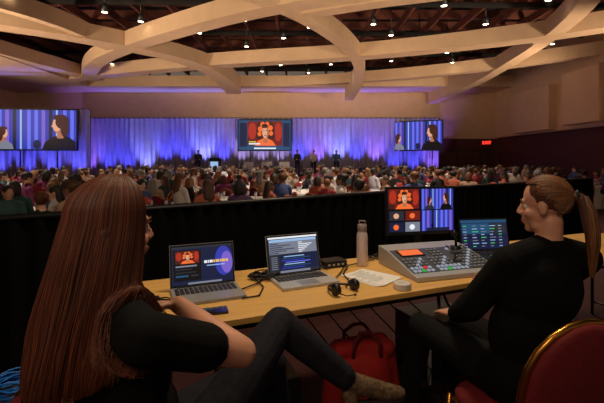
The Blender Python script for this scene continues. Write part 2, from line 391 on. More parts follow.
# ================= CHAIR =================
def chair_mesh():
    mb=MB()
    n=20
    def sq(r,zz): return [(r*math.copysign(abs(math.cos(q))**.6,math.cos(q)),r*.98*math.copysign(abs(math.sin(q))**.6,math.sin(q)),zz) for q in [2*math.pi*i/n for i in range(n)]]
    rings=[sq(.20,.40),sq(.215,.42),sq(.215,.445),sq(.195,.465),sq(.10,.475)]
    vs=sum(rings,[]); fs=[(i*n+k,i*n+(k+1)%n,(i+1)*n+(k+1)%n,(i+1)*n+k) for i in range(4) for k in range(n)]+[tuple(range(n-1,-1,-1)),tuple(4*n+k for k in range(n))]
    mb.add(vs,fs,0,True)
    mb.tube([(a*1.01,b*1.01,.405) for a,b,c in sq(.212,0)],.011,1,6,True)
    def B(x,z): return (x,-.205-.10*(z-.45)/.45,z)
    arch=[B(-.20,.40),B(-.215,.55),B(-.215,.70)]+[B(-.215*math.cos(a),.70+.20*math.sin(a)) for a in np.linspace(.25,math.pi-.25,9)]+[B(.215,.70),B(.215,.55),B(.20,.40)]
    mb.tube(arch,.0125,1,8)
    for s in(-1,1):
        mb.tube([(s*.20,-.20,.41),(s*.205,-.27,0.0)],[.0125,.0105],1,8); mb.tube([(s*.19,.19,.41),(s*.20,.225,0.0)],[.0125,.0105],1,8)
        mb.tube([(s*.203,-.235,.2),(s*.196,.207,.2)],.008,1,6)
    out=[(x*.93,z) for x,z in [(-.2,.50),(-.215,.60),(-.215,.70)]+[(-.215*math.cos(a),.70+.20*math.sin(a)) for a in np.linspace(.25,math.pi-.25,9)]+[(.215,.70),(.215,.60),(.2,.50)]]
    nn=len(out); c=(0,.70)
    R=[]
    for k,off in ((1,-.0),(1,-.022),(.85,-.034)): R+= [tuple(V(B(c[0]+(x-c[0])*k,c[1]+(z-c[1])*k))+V((0,off,0))) for x,z in out]
    for k,off in ((1,.018),(.85,.03)): R+= [tuple(V(B(c[0]+(x-c[0])*k,c[1]+(z-c[1])*k))+V((0,off,0))) for x,z in out]
    def strip(i,j): return [(i*nn+k,i*nn+(k+1)%nn,j*nn+(k+1)%nn,j*nn+k) for k in range(nn)]
    fs=strip(0,1)+strip(1,2)+strip(0,3)+strip(3,4)+[tuple(2*nn+k for k in range(nn)),tuple(4*nn+k for k in range(nn-1,-1,-1))]
    mb.add(R,fs,0,True)
    return mb
cm=chair_mesh().obj('banquet_chair',[redf,gold])
CH=cm.data
def facing(F): return math.atan2(-F[0],F[1])
cm.location=(.89,1.66,0); cm.rotation_euler[2]=facing((-.24,.97))
c2=bpy.data.objects.new('banquet_chair',CH); sc.collection.objects.link(c2); c2.location=(-.42,1.16,0); c2.rotation_euler[2]=facing((.64,.77))

# ================= TABLE =================
ta=math.radians(23); TD=V((math.cos(ta),math.sin(ta),0)); TN=V((-math.sin(ta),math.cos(ta),0))
T0=V((-.80,1.555,0))
woodt=M('yellow_laminate',(220,172,96),.45,var=.08,scale=3,stretch=(1,8,1))
def ftable(L,origin,name):
    mb=MB(); mb.box((L/2,.38,.735),(L,.76,.03),0); mb.box((L/2,.38,.70),(L-.08,.66,.04),1)
    for x in(.15,L-.15):
        for y in(.08,.68): mb.tube([(x,y,.70),(x,y,0.0)],.014,1)
        mb.tube([(x,.08,.12),(x,.68,.12)],.01,1); mb.tube([(x,.38,.12),(x+(.3 if x<1 else -.3),.38,.69)],.009,1)
    return mb.obj(name,[woodt,M('table_metal',(50,46,44),.4,.6)],loc=origin,rz=ta,bevel=.006)
ftable(2.44,T0,'folding_table'); ftable(1.83,T0+TD*2.445,'folding_table')

# ================= LAPTOPS =================
def laptop(name,x,y,rz,W,D,H,tilt,body,fn):
    par=empty(name,(x,y,.7505),rz)
    mb=MB(); mb.box((0,0,.008),(W,D,.016),0)
    for r in range(5):
        for c in range(13):
            mb.box((-W*.42+c*W*.07,D*.36-r*D*.085,.0175),(W*.058,D*.068,.003),1)
    mb.box((0,-D*.27,.0168),(W*.33,D*.33,.002),2); mb.box((0,D/2-.006,.018),(W*.8,.012,.012),1)
    mb.obj('keyboard_base',[body,M('keycaps',(40,40,44),.5),M('trackpad',(150,150,154),.3,.2)],par,bevel=.002)
    mb=MB(); mb.box((0,.004,H/2),(W,.006,H),0); mb.box((0,-.0005,H/2),(W-.006,.004,H-.006),1)
    p=Pic(mb,W-.02,H-.024,2,.00015,-.003,H/2); fn(p)
    mb.obj('lid_display',[body,black]+[PAL[k] for k in PN],par,loc=(0,D/2-.004,.016),rx=-math.radians(tilt))
def l1(p):
    p.r(0,0,1,1,'black'); p.r(0,.0,1,.94,'navy'); p.e(.85,.55,.15,.4,'blue'); p.e(.9,.5,.10,.3,'violet'); p.r(0,.94,1,1,'dgrey')
    p.r(.03,.10,.47,.90,'black'); portrait(p,.06,.55,.44,.87); p.r(.06,.46,.40,.5,'grey'); p.r(.06,.38,.32,.41,'dgrey'); p.r(.06,.3,.38,.33,'dgrey'); p.r(.06,.2,.26,.25,'teal'); p.r(.3,.2,.42,.25,'dgrey')
    for i,(a,b,c) in enumerate(((.52,.57,'white'),(.58,.60,'white'),(.61,.66,'white'),(.67,.70,'yellow'),(.71,.77,'yellow'),(.78,.80,'yellow'),(.81,.87,'yellow'),(.88,.92,'yellow'))): p.r(a,.52,b,.59,c)
    p.r(.56,.44,.86,.465,'lblue'); p.r(.25,0,.8,.05,'grey')
def l2(p):
    p.r(0,0,1,1,'dgrey'); p.r(0,.95,1,1,'white'); p.r(.02,.52,.98,.93,'grey'); p.r(.02,.86,.98,.93,'lblue')
    for i in range(6):
        p.r(.03,.54+i*.052,.2+.08*(i*37%5),.562+i*.052,'navy'); p.r(.6,.54+i*.052,.68+.05*(i*31%5),.562+i*.052,'white')
    p.r(.02,.08,.98,.50,'navy'); p.r(.02,.08,.2,.50,'dgrey')
    for i in range(7): p.r(.23+.03*(i*5%4),.11+i*.053,.70+.04*(i*3%6),.135+i*.053,('blue','teal','lblue','blue2')[i%4])
    for i in range(7): p.r(.04,.11+i*.053,.16,.13+i*.053,'grey')
    p.r(.2,.0,.8,.06,'grey')
def l3(p):
    p.r(0,0,1,1,'navy'); p.r(.0,.9,1,1,'teal'); p.r(.02,.52,.62,.88,'teal'); p.r(.65,.52,.98,.88,'dgrey')
    for i in range(8):
        for j in range(5): p.r(.04+j*.19,.08+i*.10,.04+j*.19+.07+.02*((i*j*7)%4),.105+i*.10,('lblue','grey','green','lblue','grey')[(i+2*j)%5])
laptop('grey_laptop',-.49,2.09,ta,.35,.25,.225,14,M('gunmetal',(150,150,154),.4,.2),l1)
laptop('silver_laptop',.01,2.32,ta+.03,.345,.24,.235,14,silver,l2)
laptop('black_laptop',1.41,2.93,ta-.25,.40,.25,.24,10,M('black_case',(30,30,32),.4),l3)

# ================= SWITCHER =================
sw=empty('video_switcher_console',(.87,2.62,.7505),math.radians(17))
W=.60; prof=[(-.25,0),(.22,0),(.22,.12),(.10,.11),(-.205,.035),(-.25,.028)]
mb=MB(); mb.prism(prof,-W/2,W/2,0); mb.obj('console_body',[M('console_grey',(178,178,182),.4,.2)],sw,bevel=.004)
sl=math.atan2(.075,.305); R=Matrix.Rotation(sl,3,'X'); o=V((0,-.205,.035))
def SP(x,u,h=0): return o+R@V((x,u,h))
mb=MB(); mb.box(SP(0,.155,.001),(W-.02,.295,.004),0,R)
for r in range(8):
    for c in range(19):
        if r>=5 and c<8: continue
        if 11<=c<=12 and r>1: continue
        if c in(5,) : continue
        k=(1 if(r,c) in((1,3),) else 2 if (r,c) in((0,2),(0,8)) else 0 if (r in(0,1) and c<12) or (r*7+c*5)%6==0 else 3)
        mb.box(SP(-W/2+.030+c*.030,.022+r*.035,.006),(.018,.018,.008),1+k,R)
mb.box(SP(-.17,.245,.006),(.17,.085,.008),5,R); mb.box(SP(-.17,.245,.0105),(.15,.07,.001),6,R)
mb.tube([SP(.075,.12,0),SP(.075,.12,.05)],.006,0); mb.box(SP(.075,.12,.055),(.06,.018,.016),0,R)
for c in range(4): mb.lathe([(.011,0),(.010,.014),(.001,.015)],tuple(SP(.14+c*.035,.285,.003)),0,12)
mb.obj('control_panel',[M('panel_dark',(72,76,84),.5),M('btn_w',(200,208,222),.4,es=.45),M('btn_r',(220,30,20),.4,es=1.0),M('btn_g',(40,200,70),.4,es=.7),M('btn_d',(120,125,138),.5),black,PAL['orange']],sw,bevel=.001)
mb=MB(); mb.lathe([(.035,0),(.03,.015),(.012,.02)],(0,0,0),0,16); mb.tube([(0,0,.015),(0,0,.06),(-.01,-.005,.09)],.009,0); mb.lathe([(.004,-.02),(.018,-.01),(.02,.01),(.004,.022)],(-.012,-.006,.10),0,12)
mb.obj('joystick_controller',[black],loc=(1.02,2.67,.8635))
mo=empty('multiview_monitor',(.87,2.95,.7505),math.radians(12))
def mv(p):
    p.r(0,0,1,1,'black'); portrait(p,.02,.53,.47,.97); drapes(p,.5,.51,.98,.97,9); closeup(p,.62,.51,.14,.30,'dgrey',1); closeup(p,.87,.51,.18,.38,'black',-1); drapes(p,.5,.03,.98,.49,7); p.r(.57,.03,.92,.1,'navy'); p.e(.66,.16,.02,.05,'black'); p.r(.645,.06,.675,.13,'black')
    for i in range(2):
        for j in range(2):
            x=.02+j*.235; z=.03+i*.25; p.r(x,z,x+.215,z+.21,('navy','grey','dgrey','maroon')[i*2+j]); p.e(x+.1,z+.1,.04,.06,('orange','white','skin','orange')[i*2+j])
mb=MB(); mb.box((0,.012,.33),(.55,.025,.35),0); p=Pic(mb,.53,.325,1,.00025,-.001,.335); mv(p); mb.obj('display_panel',[black]+[PAL[k] for k in PN],mo,bevel=.003)
mb=MB(); mb.box((0,.06,.006),(.24,.13,.012)); mb.box((0,.05,.15),(.05,.02,.28)); mb.obj('monitor_stand',[black],mo,bevel=.003)

# ================= SMALL OBJECTS =================
mb=MB(); mb.lathe([(.034,0),(.037,.006),(.037,.19),(.033,.215),(.026,.228)],(0,0,0),0,28); mb.lathe([(.028,.228),(.031,.232),(.031,.268),(.024,.274)],(0,0,0),1,28)
mb.tube([(-.022,0,.272),(-.018,0,.295),(.018,0,.295),(.022,0,.272)],.005,1)
mb.obj('water_bottle',[M('bottle_lilac',(220,202,202),.4),M('bottle_cap',(150,132,132),.5)],loc=(.40,2.68,.7505))
mb=MB()
for i in range(5): mb.box((0+.004*i,-.003*i,.001+.0012*i),(.215,.28,.001),0,Matrix.Rotation(.05*i,3,'Z'))
for i in range(12): mb.box((-.01,.10-.017*i,.0068),(.15-.03*(i%3),.003,.0004),1,Matrix.Rotation(.2,3,'Z'))
mb.obj('paper_stack',[M('paper_white',(238,236,234),.8),M('ink',(90,90,95),.8)],loc=(.40,2.40,.7505),rz=ta+.25)
mb=MB(); 
prof=[(.022,0),(.045,0),(.047,.004),(.047,.03),(.045,.034),(.022,.034),(.022,0)]
n=28; vs=[(r*math.cos(2*math.pi*k/n),r*math.sin(2*math.pi*k/n),z) for r,z in prof for k in range(n)]
mb.add(vs,[(i*n+k,i*n+(k+1)%n,(i+1)*n+(k+1)%n,(i+1)*n+k) for i in range(6) for k in range(n)],0,True)
mb.obj('tape_roll',[M('white_tape',(215,210,205),.5)],loc=(.545,2.19,.7505))
mb=MB(); arc=[(.075*math.cos(a),.085*math.sin(a),.020) for a in np.linspace(0,math.pi,13)]; mb.tube(arc,.007,0,8)
for s in(-1,1):
    b2=MB(); b2.lathe([(.012,-.016),(.030,-.012),(.032,.006),(.026,.014),(.012,.016)],(0,0,0),0,16); Rr=Matrix.Rotation(s*math.pi/2,3,'Y')
    mb.add([V((s*.070,-.012,.032))+Rr@V(q) for q in b2.v],b2.f,0,True)
mb.tube([(-.075,-.03,.02),(-.06,-.08,.015),(-.02,-.10,.018)],.003,0,6); mb.lathe([(.004,0),(.008,.004),(.006,.01)],(-.02,-.10,.012),0,8)
mb.obj('headset',[black],loc=(.22,2.13,.7505),rz=.7)
mb=MB(); mb.box((0,0,.005),(.155,.078,.009),0); mb.box((0,0,.0098),(.148,.072,.0008),1); mb.obj('smartphone',[black,M('phone_glass',(10,10,12),.1)],loc=(-.42,1.85,.7505),rz=ta-.1,bevel=.002)
mb=MB(); mb.box((0,0,.022),(.16,.11,.044),0)
for i in range(4): mb.box((-.05+i*.033,-.056,.022),(.018,.004,.012),1)
mb.obj('usb_hub',[black,silver],loc=(.20,2.66,.7505),rz=ta,bevel=.004)
mb=MB()
def cab(cx,cy,n,ra,z=.757,rad=.0035):
    for i in range(n):
        pts=[]; a0=random.random()*6; ex=.5+random.random()*.9; ey=.4+random.random()*.7; ox=random.uniform(-.03,.03)
        for k in range(22):
            a=a0+k*.36; r=ra*(.6+.4*math.sin(k*.5+i))
            pts.append((cx+ox+r*ex*math.cos(a),cy+r*ey*math.sin(a),z+.004*i+.006*abs(math.sin(k*.8+i))))
        mb.tube(pts,rad,0,6)
cab(-.235,2.37,8,.075,rad=.0045); cab(.12,2.60,5,.06); cab(-.62,2.36,5,.05); cab(.52,2.86,4,.06); cab(-.72,1.95,5,.07)
mb.tube([(-.32,2.15,.762),(-.25,2.25,.762),(-.22,2.40,.765),(-.1,2.55,.765),(.1,2.62,.765)],.0045,0,6)
mb.tube([(-.30,2.02,.757),(-.22,2.06,.757),(-.21,2.2,.757),(-.27,2.33,.765)],.0045,0,6)
mb.tube([(.20,2.37,.762),(.23,2.45,.762),(.26,2.55,.765),(.3,2.65,.765)],.004,0,6)
mb.tube([(.24,2.2,.757),(.27,2.32,.757),(.25,2.45,.757),(.3,2.62,.765),(.5,2.80,.76)],.004,0,6)
mb.tube([(1.18,2.62,.758),(1.22,2.72,.758),(1.16,2.8,.758),(1.1,2.9,.758)],.004,0,6)
mb.obj('cable_bundle',[M('cable_black',(16,16,17),.5)])
mb=MB()
for i in range(16):
    k=1+.05*((i*7)%5)
    pts=[( .125*math.cos(a)*k+.012*math.sin(3*a+i),.10*math.sin(a)*k+.01*math.cos(2*a+i),.012+.008*i+.006*math.sin(5*a+i)) for a in np.linspace(0,2*math.pi,26)[:-1]]
    mb.tube(pts,.006,int(i%5==4),6,True)
mb.tube([(.1,0,.01),(.25,-.15,.01),(.35,-.35,.01),(.3,-.6,.01)],.006,0,6)
mb.obj('coiled_cable',[M('cable_blue',(40,120,215),.4),MATS['cable_black']],loc=(-1.72,2.46,0))
mb=MB()
for i in range(7):
    x=.1+i*.16; p=T0+TD*(x+.9)+TN*.7; q=T0+TD*(x+1.1)+TN*(.4-.04*i)
    mb.tube([(p.x,p.y,.70),(p.x+.02,p.y-.05,.45),(q.x,q.y,.15),(q.x-.1,q.y-.15,.012),(q.x-.3,q.y-.1,.012)],.005,0,6)
mb.obj('floor_cable_bundle',[MATS['cable_black']])
rb=empty('red_tote_bag',(.34,2.30,0),ta-.2)
BP=[cap((-.13,-.06,.06),.06,(.13,-.06,.06),.06,'r'),cap((-.13,.06,.06),.06,(.13,.06,.06),.06,'r'),ell((0,0,.22),(.20,.13,.22),'r'),cap((-.14,-.04,.40),.045,(.14,-.03,.38),.05,'r'),cap((-.13,.04,.37),.05,(.14,.05,.39),.045,'r'),
    cap((-.16,0,.1),.08,(-.15,0,.38),.05,'r'),cap((.16,0,.1),.08,(.15,0,.37),.05,'r')]
blob('bag_body',BP,{'r':M('red_canvas',(165,28,22),.8,var=.25,scale=10,bump=.8)},.012,5,rb)
mb=MB()
for s in(-1,1): mb.tube([(-.08,s*.085,.37),(-.075,s*.09,.44),(-.03,s*.06,.49),(.03,s*.06,.49),(.075,s*.09,.44),(.08,s*.085,.36)],.010,0,8)
mb.obj('bag_handles',[M('red_webbing',(95,14,12),.8)],rb)
mb=MB(); mb.box((0,0,.19),(.45,.35,.38),0); 
for s in(-1,1): mb.box((s*.215,-.18,.19),(.02,.02,.38),1)
for i in range(3): mb.box((0,-.18,.08+i*.11),(.38,.012,.09),2)
mb.obj('equipment_rack',[black,silver,M('rack_panel',(40,42,46),.4,.5)],loc=(.95,2.85,0),rz=ta,bevel=.004)
mb=MB(); mb.box((0,0,.15),(.4,.3,.30),0); mb.box((0,-.152,.15),(.3,.01,.2),1); mb.tube([(-.07,-.02,.3),(-.06,-.02,.335),(.06,-.02,.335),(.07,-.02,.3)],.008,1)
mb.obj('road_case',[black,MATS['rack_panel']],loc=(-.25,2.2,0),rz=ta,bevel=.008)

# ================= FOREGROUND WOMEN =================
def shirtm(): return M('black_cotton',(13,13,14),.9,var=.25,scale=9,bump=.8,spec=.15)
skinL=M('skin_light',(205,148,120),.5,var=.06,scale=30); lip=M('lips',(178,108,92),.4)
denim=M('dark_denim',(32,32,40),.85,var=.25,scale=22,bump=.6,spec=.2)
boot=M('snakeskin_boot',(100,80,58),.5,var=.6,scale=55,bump=.4)
def basis(F):
    F=V(F).normalized(); R=F.cross(V((0,0,1))); return Matrix((R,F,V((0,0,1)))).transposed(),F,R
wl=empty('seated_woman_auburn_hair')
B,F,R=basis((.64,.77,0)); B2=B@Matrix.Rotation(.15,3,'X')
nb=V((-.485,1.02,1.12)); RS=nb+R*.165+V((0,0,-.075)); LS=nb-R*.165+V((0,0,-.075))
hmL=headmat((-.485,1.045,1.272),(.65,.76,0),-.06,.95)
P=headparts(hmL)
P+=[cap(nb+V((0,0,-.03)),.055,hmL[0]+V((0,0,-.06))-F*.02,.05,'skin')]
torso=[ell((-.42,1.17,.57),(.175,.135,.125),'shirt',B),ell((-.45,1.09,.75),(.145,.11,.17),'shirt',B2),ell((-.472,1.04,.93),(.165,.118,.17),'shirt',B2),
 cap(LS,.058,RS,.058,'shirt'),cap(nb+V((0,0,-.035)),.06,RS+V((0,0,.01)),.05,'shirt'),cap(nb+V((0,0,-.035)),.06,LS+V((0,0,.01)),.05,'shirt')]
RE=V((-.165,1.10,.925)); sl=RS.lerp(RE,.58)
torso+=[cap(RS,.062,sl,.060,'shirt')]
LE=V((-.47,1.32,.86)); torso+=[cap(LS,.058,LS.lerp(LE,.6),.053,'shirt')]
P+=torso
RW=V((-.385,1.255,1.0)); LW=V((-.37,1.235,.90))
P+=[cap(RS,.045,RE,.040,'skin'),cap(RE,.041,RW,.027,'skin'),cap(LS,.045,LE,.038,'skin'),cap(LE,.038,LW,.027,'skin')]
hand(P,RW,(-.85,.1,-.05),(-.3,-.2,-.9),.35,1); hand(P,LW,(.8,-.5,-.15),(0,-.3,1),.35,1)
RH=V((-.32,1.23,.575)); RK=V((-.09,1.60,.80)); RA=V((.21,1.70,.51))
LH=V((-.47,1.30,.56)); LK=V((-.13,1.68,.60)); LA=V((-.08,1.74,.13))
P+=[cap(RH,.095,RK,.066,'denim'),cap(RK,.064,RK.lerp(RA,.35),.062,'denim'),cap(RK.lerp(RA,.35),.062,RK.lerp(RA,.88),.052,'denim'),
    cap(LH,.095,LK,.066,'denim'),cap(LK,.064,LK.lerp(LA,.35),.06,'denim'),cap(LK.lerp(LA,.35),.06,LK.lerp(LA,.85),.05,'denim'),
    cap(RK.lerp(RA,.75),.044,RA,.042,'boot'),cap(RA,.044,(.35,1.735,.455),.038,'boot'),cap((.35,1.735,.455),.038,(.425,1.75,.44),.026,'boot'),cap((.20,1.695,.47),.036,(.205,1.695,.445),.034,'boot'),
    cap(LK.lerp(LA,.75),.044,LA,.045,'boot'),cap(LA+V((0,0,-.06)),.045,(.02,1.84,.045),.038,'boot'),cap((.02,1.84,.045),.038,(.06,1.89,.036),.028,'boot')]
blob('body',P,{'skin':skinL,'lip':lip,'shirt':shirtm(),'denim':denim,'boot':boot},.0055,4,wl)
eyes('eyes',hmL,wl)
mb=MB(); mb.tube([(.19,1.69,.415),(.28,1.71,.405),(.36,1.732,.415),(.44,1.75,.412)],[.03,.026,.034,.022],0,10); mb.obj('boot_sole',[M('sole_rubber',(30,24,20),.8)],wl)
hair1=[M('hair_auburn_dark',(72,34,20),.55,var=.12,scale=15),M('hair_auburn',(98,48,27),.5,var=.12,scale=15),M('hair_copper',(126,66,37),.48,var=.12,scale=15)]
pos,hm3,hs=hmL
def TL(p): return pos+hm3@(V(p)*hs)
hp=[ell(TL((0,-.02,.035)),(.080,.095,.094),'h',hm3)]
for x in(-.055,-.02,.02,.055): hp.append(cap(TL((x,-.05,.0)),.040,TL((x*1.3,-.080,-.20)),.022,'h'))
for s in(-1,1): hp.append(cap(TL((s*.055,-.02,.02)),.028,TL((s*.078,-.03,-.17)),.018,'h'))
blob('hair_base',hp,{'h':hair1[0]},.007,4,wl)
lst=[]; allp=[]; meta=[]
NS=9000
for i in range(NS):
    a=math.radians(random.uniform(-118,118)); lay=random.random(); k=1.0+.16*lay; Rx,Ry,Rz=.083*k,.103*k,.099*k
    pts=[]; cl=round(a*7)/7; ph=cl*5+random.gauss(0,.15); endz=-.31-.05*random.random()-.05*math.cos(a)
    wav=.003+.003*math.sin(cl*5)**2; ja=random.gauss(0,.02)+(cl-a)*.25
    for t in np.linspace(math.radians(1),math.radians(92),9):
        pts.append((Rx*math.sin(t)*math.sin(a),.018*(1-math.sin(t))-.012-Ry*math.sin(t)*math.cos(a),.035+Rz*math.cos(t)))
    x0,y0,z0=pts[-1]
    for s in np.linspace(.1,1,11):
        z=z0+(endz-z0)*s; sp=1+.26*math.sin(s*1.9)
        aa=a*(1-.08*s)+ja*s
        x=Rx*math.sin(aa)*sp+wav*math.sin(ph+s*7)*s; y=-.012-Ry*math.cos(aa)*sp-.035*s+wav*math.cos(ph+s*7)*s
        pts.append((x,y,z))
    allp+= [tuple(TL(q)) for q in pts]; meta.append((len(pts),random.choices((0,1,2),(.3,.5,.2))[0]))
A=np.array(allp); mar=np.full(len(A),.006)+np.repeat(rng.random(NS)*.018,20)
A=push(torso,A,mar)
i=0
for n_,mi in meta: lst.append((A[i:i+n_],mi)); i+=n_
strands('hair_strands',lst,hair1,wl,.0009)

# right woman
wr=empty('seated_woman_ponytail')
B,F,R=basis((-.17,.985,0)); L=-R
nb=V((1.0,1.64,1.12)); LS=nb+L*.172+V((0,0,-.078)); RS=nb-L*.172+V((0,0,-.078))
FH=V((-.74,.67,0)); hmR=headmat((.995,1.655,1.262),FH,-.08,.93)
P=headparts(hmR); P+=[cap(nb+V((0,0,-.03)),.052,hmR[0]+V((0,0,-.06))-FH*.02,.048,'skin')]
B2=B@Matrix.Rotation(.05,3,'X')
P+=[ell((.91,1.67,.57),(.19,.145,.13),'shirt',B),ell((.94,1.665,.74),(.172,.13,.19),'shirt',B2),ell((.965,1.65,.93),(.185,.13,.18),'shirt',B2),
 cap(LS,.062,RS,.062,'shirt'),cap(nb+V((0,0,-.03)),.064,RS+V((0,0,.01)),.056,'shirt'),cap(nb+V((0,0,-.03)),.064,LS+V((0,0,.01)),.056,'shirt')]
LE=V((.71,1.70,.83)); LW=V((.73,1.92,.715)); RE=V((1.19,1.94,.85)); RW=V((1.05,2.22,.815))
P+=[cap(LS,.066,LE,.058,'shirt'),cap(LE,.058,LE.lerp(LW,.9),.042,'shirt'),cap(RS,.066,RE,.056,'shirt'),cap(RE,.056,RE.lerp(RW,.9),.042,'shirt'),
    cap(LE,.035,LW,.027,'skin'),cap(RE,.035,RW,.027,'skin')]
hand(P,LW,(-.25,.95,-.15),(.1,-.1,-1),.3,-1); hand(P,RW,(-.15,1,-.2),(0,-.1,-1),.3,1)
for H,K,A_ in((V((.82,1.70,.56)),V((.62,2.10,.585)),V((.58,2.20,.13))),(V((.99,1.74,.56)),V((.86,2.17,.585)),V((.83,2.30,.13)))):
    P+=[cap(H,.098,K,.068,'pants'),cap(K,.066,K.lerp(A_,.35),.062,'pants'),cap(K.lerp(A_,.35),.062,K.lerp(A_,.9),.05,'pants'),
        cap(A_,.038,A_+V((.01,-.03,-.08)),.042,'shoe'),cap(A_+V((0,0,-.085)),.042,A_+V((-.07,.12,-.092)),.036,'shoe'),cap(A_+V((-.07,.12,-.092)),.036,A_+V((-.09,.16,-.098)),.030,'shoe')]
blob('body',P,{'skin':skinL,'lip':lip,'shirt':shirtm(),'pants':M('black_trousers',(15,14,16),.9,var=.2,scale=15,bump=.4,spec=.2),'shoe':M('dark_shoe',(26,22,20),.6)},.0055,4,wr)
eyes('eyes',hmR,wr)
hair2=[M('hair_brown',(78,46,28),.5,var=.15,scale=15),M('hair_light_brown',(118,74,43),.45,var=.15,scale=15),M('hair_blonde',(156,106,64),.42,var=.15,scale=15)]
pos,hm3,hs=hmR
hp=[ell(TL((0,-.022,.045)),(.074,.086,.084),'h',hm3),cap(TL((0,-.105,.045)),.020,TL((0,-.14,.03)),.020,'h'),cap(TL((0,-.14,.03)),.020,TL((0,-.158,-.12)),.020,'h'),cap(TL((0,-.158,-.12)),.020,TL((0,-.148,-.25)),.010,'h')]
blob('hair_base',hp,{'h':hair2[0]},.006,3,wr)
lst=[]
c0=np.array((0,-.015,.038)); rad=np.array((.079,.098,.094))
anc=np.array((0,-.118,.045)); ad=(anc-c0)/rad; ad/=np.linalg.norm(ad)
tail=[(0,-.128,.048),(0,-.150,.038),(0,-.165,-.02),(0,-.168,-.09),(0,-.165,-.16),(0,-.158,-.22),(0,-.15,-.29)]; tw=[.007,.014,.024,.029,.027,.020,.009]
for i in range(4200):
    while True:
        d=rng.normal(size=3); d/=np.linalg.norm(d)
        if d[2]<-.75: continue
        if d[1]>.25 and d[2]<.62: continue
        if d[1]>-.1 and d[2]<.10: continue
        if d[1]>-.35 and d[2]<-.1: continue
        break
    k=1.0+.05*random.random(); pts=[]; om=math.acos(max(-1,min(1,float(d@ad))))
    if om<.05: continue
    for s in np.linspace(0,1,9):
        q=(math.sin((1-s)*om)*d+math.sin(s*om)*ad)/math.sin(om); pts.append(c0+q*rad*k*(1.0 if s<.9 else .99))
    th=random.random()*6.28; rr=math.sqrt(random.random()); nt=random.choice((5,6,7,7,7)); ph=th*2
    for j in range(nt):
        w=tw[j]*rr; pts.append(np.array(tail[j])+np.array((w*math.cos(th)+.004*math.sin(ph+j*1.1)*(j>1),w*math.sin(th)*.9,random.uniform(-.006,.006) if j>2 else 0)))
    lst.append((np.array([tuple(TL(tuple(q))) for q in pts]),random.choices((0,1,2),(.3,.45,.25))[0]))
strands('hair_strands',lst,hair2,wr,.0010)
mb=MB(); b2=MB(); b2.tube([(.018*math.cos(a),-.132+.004*math.sin(a),.044+.018*math.sin(a)) for a in np.linspace(0,2*math.pi,13)[:-1]],.006,0,8,True)
mb.add([TL(q) for q in b2.v],b2.f,0,True); mb.obj('hair_tie',[black],wr)

# ================= AUDIENCE =================
shirtR=MR('crowd_clothes',[(34,34,42),(150,48,56),(70,86,140),(205,195,185),(50,82,82),(26,26,30),(172,138,116),(92,60,102),(215,215,225),(46,46,58),(120,42,92),(180,98,72)],7.31,.85)
hairR=MR('crowd_hair',[(34,25,20),(76,48,30),(22,18,17),(135,95,58),(56,35,25),(140,134,128),(96,54,32),(42,30,24)],13.7,.6)
skinR=MR('crowd_skin',[(205,150,120),(150,102,78),(215,165,136),(112,72,54),(190,136,108)],23.9,.6)
cm_={'skin':skinR,'lip':skinR,'shirt':shirtR,'hair':hairR,'pants':M('crowd_trousers',(28,28,36),.9)}
def crowd(kind):
    hm=headmat((0,.02,1.17),(0,1,0),0,.95); P=headparts(hm)
    P+=[cap((0,0,1.0),.05,(0,0,1.12),.048,'skin'),ell((0,0,.58),(.18,.14,.13),'shirt'),ell((0,0,.84),(.165,.115,.24),'shirt'),cap((-.17,0,.97),.055,(.17,0,.97),.055,'shirt'),
        cap((0,0,1.0),.06,(.15,0,.98),.05,'shirt'),cap((0,0,1.0),.06,(-.15,0,.98),.05,'shirt')]
    for s in(-1,1):
        P+=[cap((s*.19,0,.96),.052,(s*.235,.06,.70),.042,'shirt'),cap((s*.235,.06,.70),.042,(s*.12,.27,.66),.033,'shirt'),cap((s*.12,.27,.66),.03,(s*.07,.33,.65),.03,'skin'),
            cap((s*.09,.02,.55),.085,(s*.11,.42,.55),.065,'pants'),cap((s*.11,.42,.55),.06,(s*.11,.45,.08),.042,'pants'),cap((s*.11,.45,.05),.042,(s*.12,.56,.04),.038,'pants')]
    P+=[ell((0,-.005,1.21),(.082,.100,.088),'hair')]
    if kind==1: P+=[cap((-.05,-.05,1.17),.045,(-.06,-.09,.98),.04,'hair'),cap((.05,-.05,1.17),.045,(.06,-.09,.98),.04,'hair'),cap((0,-.06,1.17),.05,(0,-.11,.95),.04,'hair')]
    if kind==2: P+=[cap((0,-.10,1.23),.04,(0,-.11,1.25),.035,'hair')]
    if kind==3: P+=[cap((-.06,-.02,1.19),.045,(-.07,-.03,1.08),.04,'hair'),cap((.06,-.02,1.19),.045,(.07,-.03,1.08),.04,'hair'),cap((0,-.06,1.17),.06,(0,-.07,1.08),.05,'hair')]
    return blob('crowd_person_%d'%kind,P,cm_,.019,2,link=False)
kinds=[crowd(k) for k in range(4)]
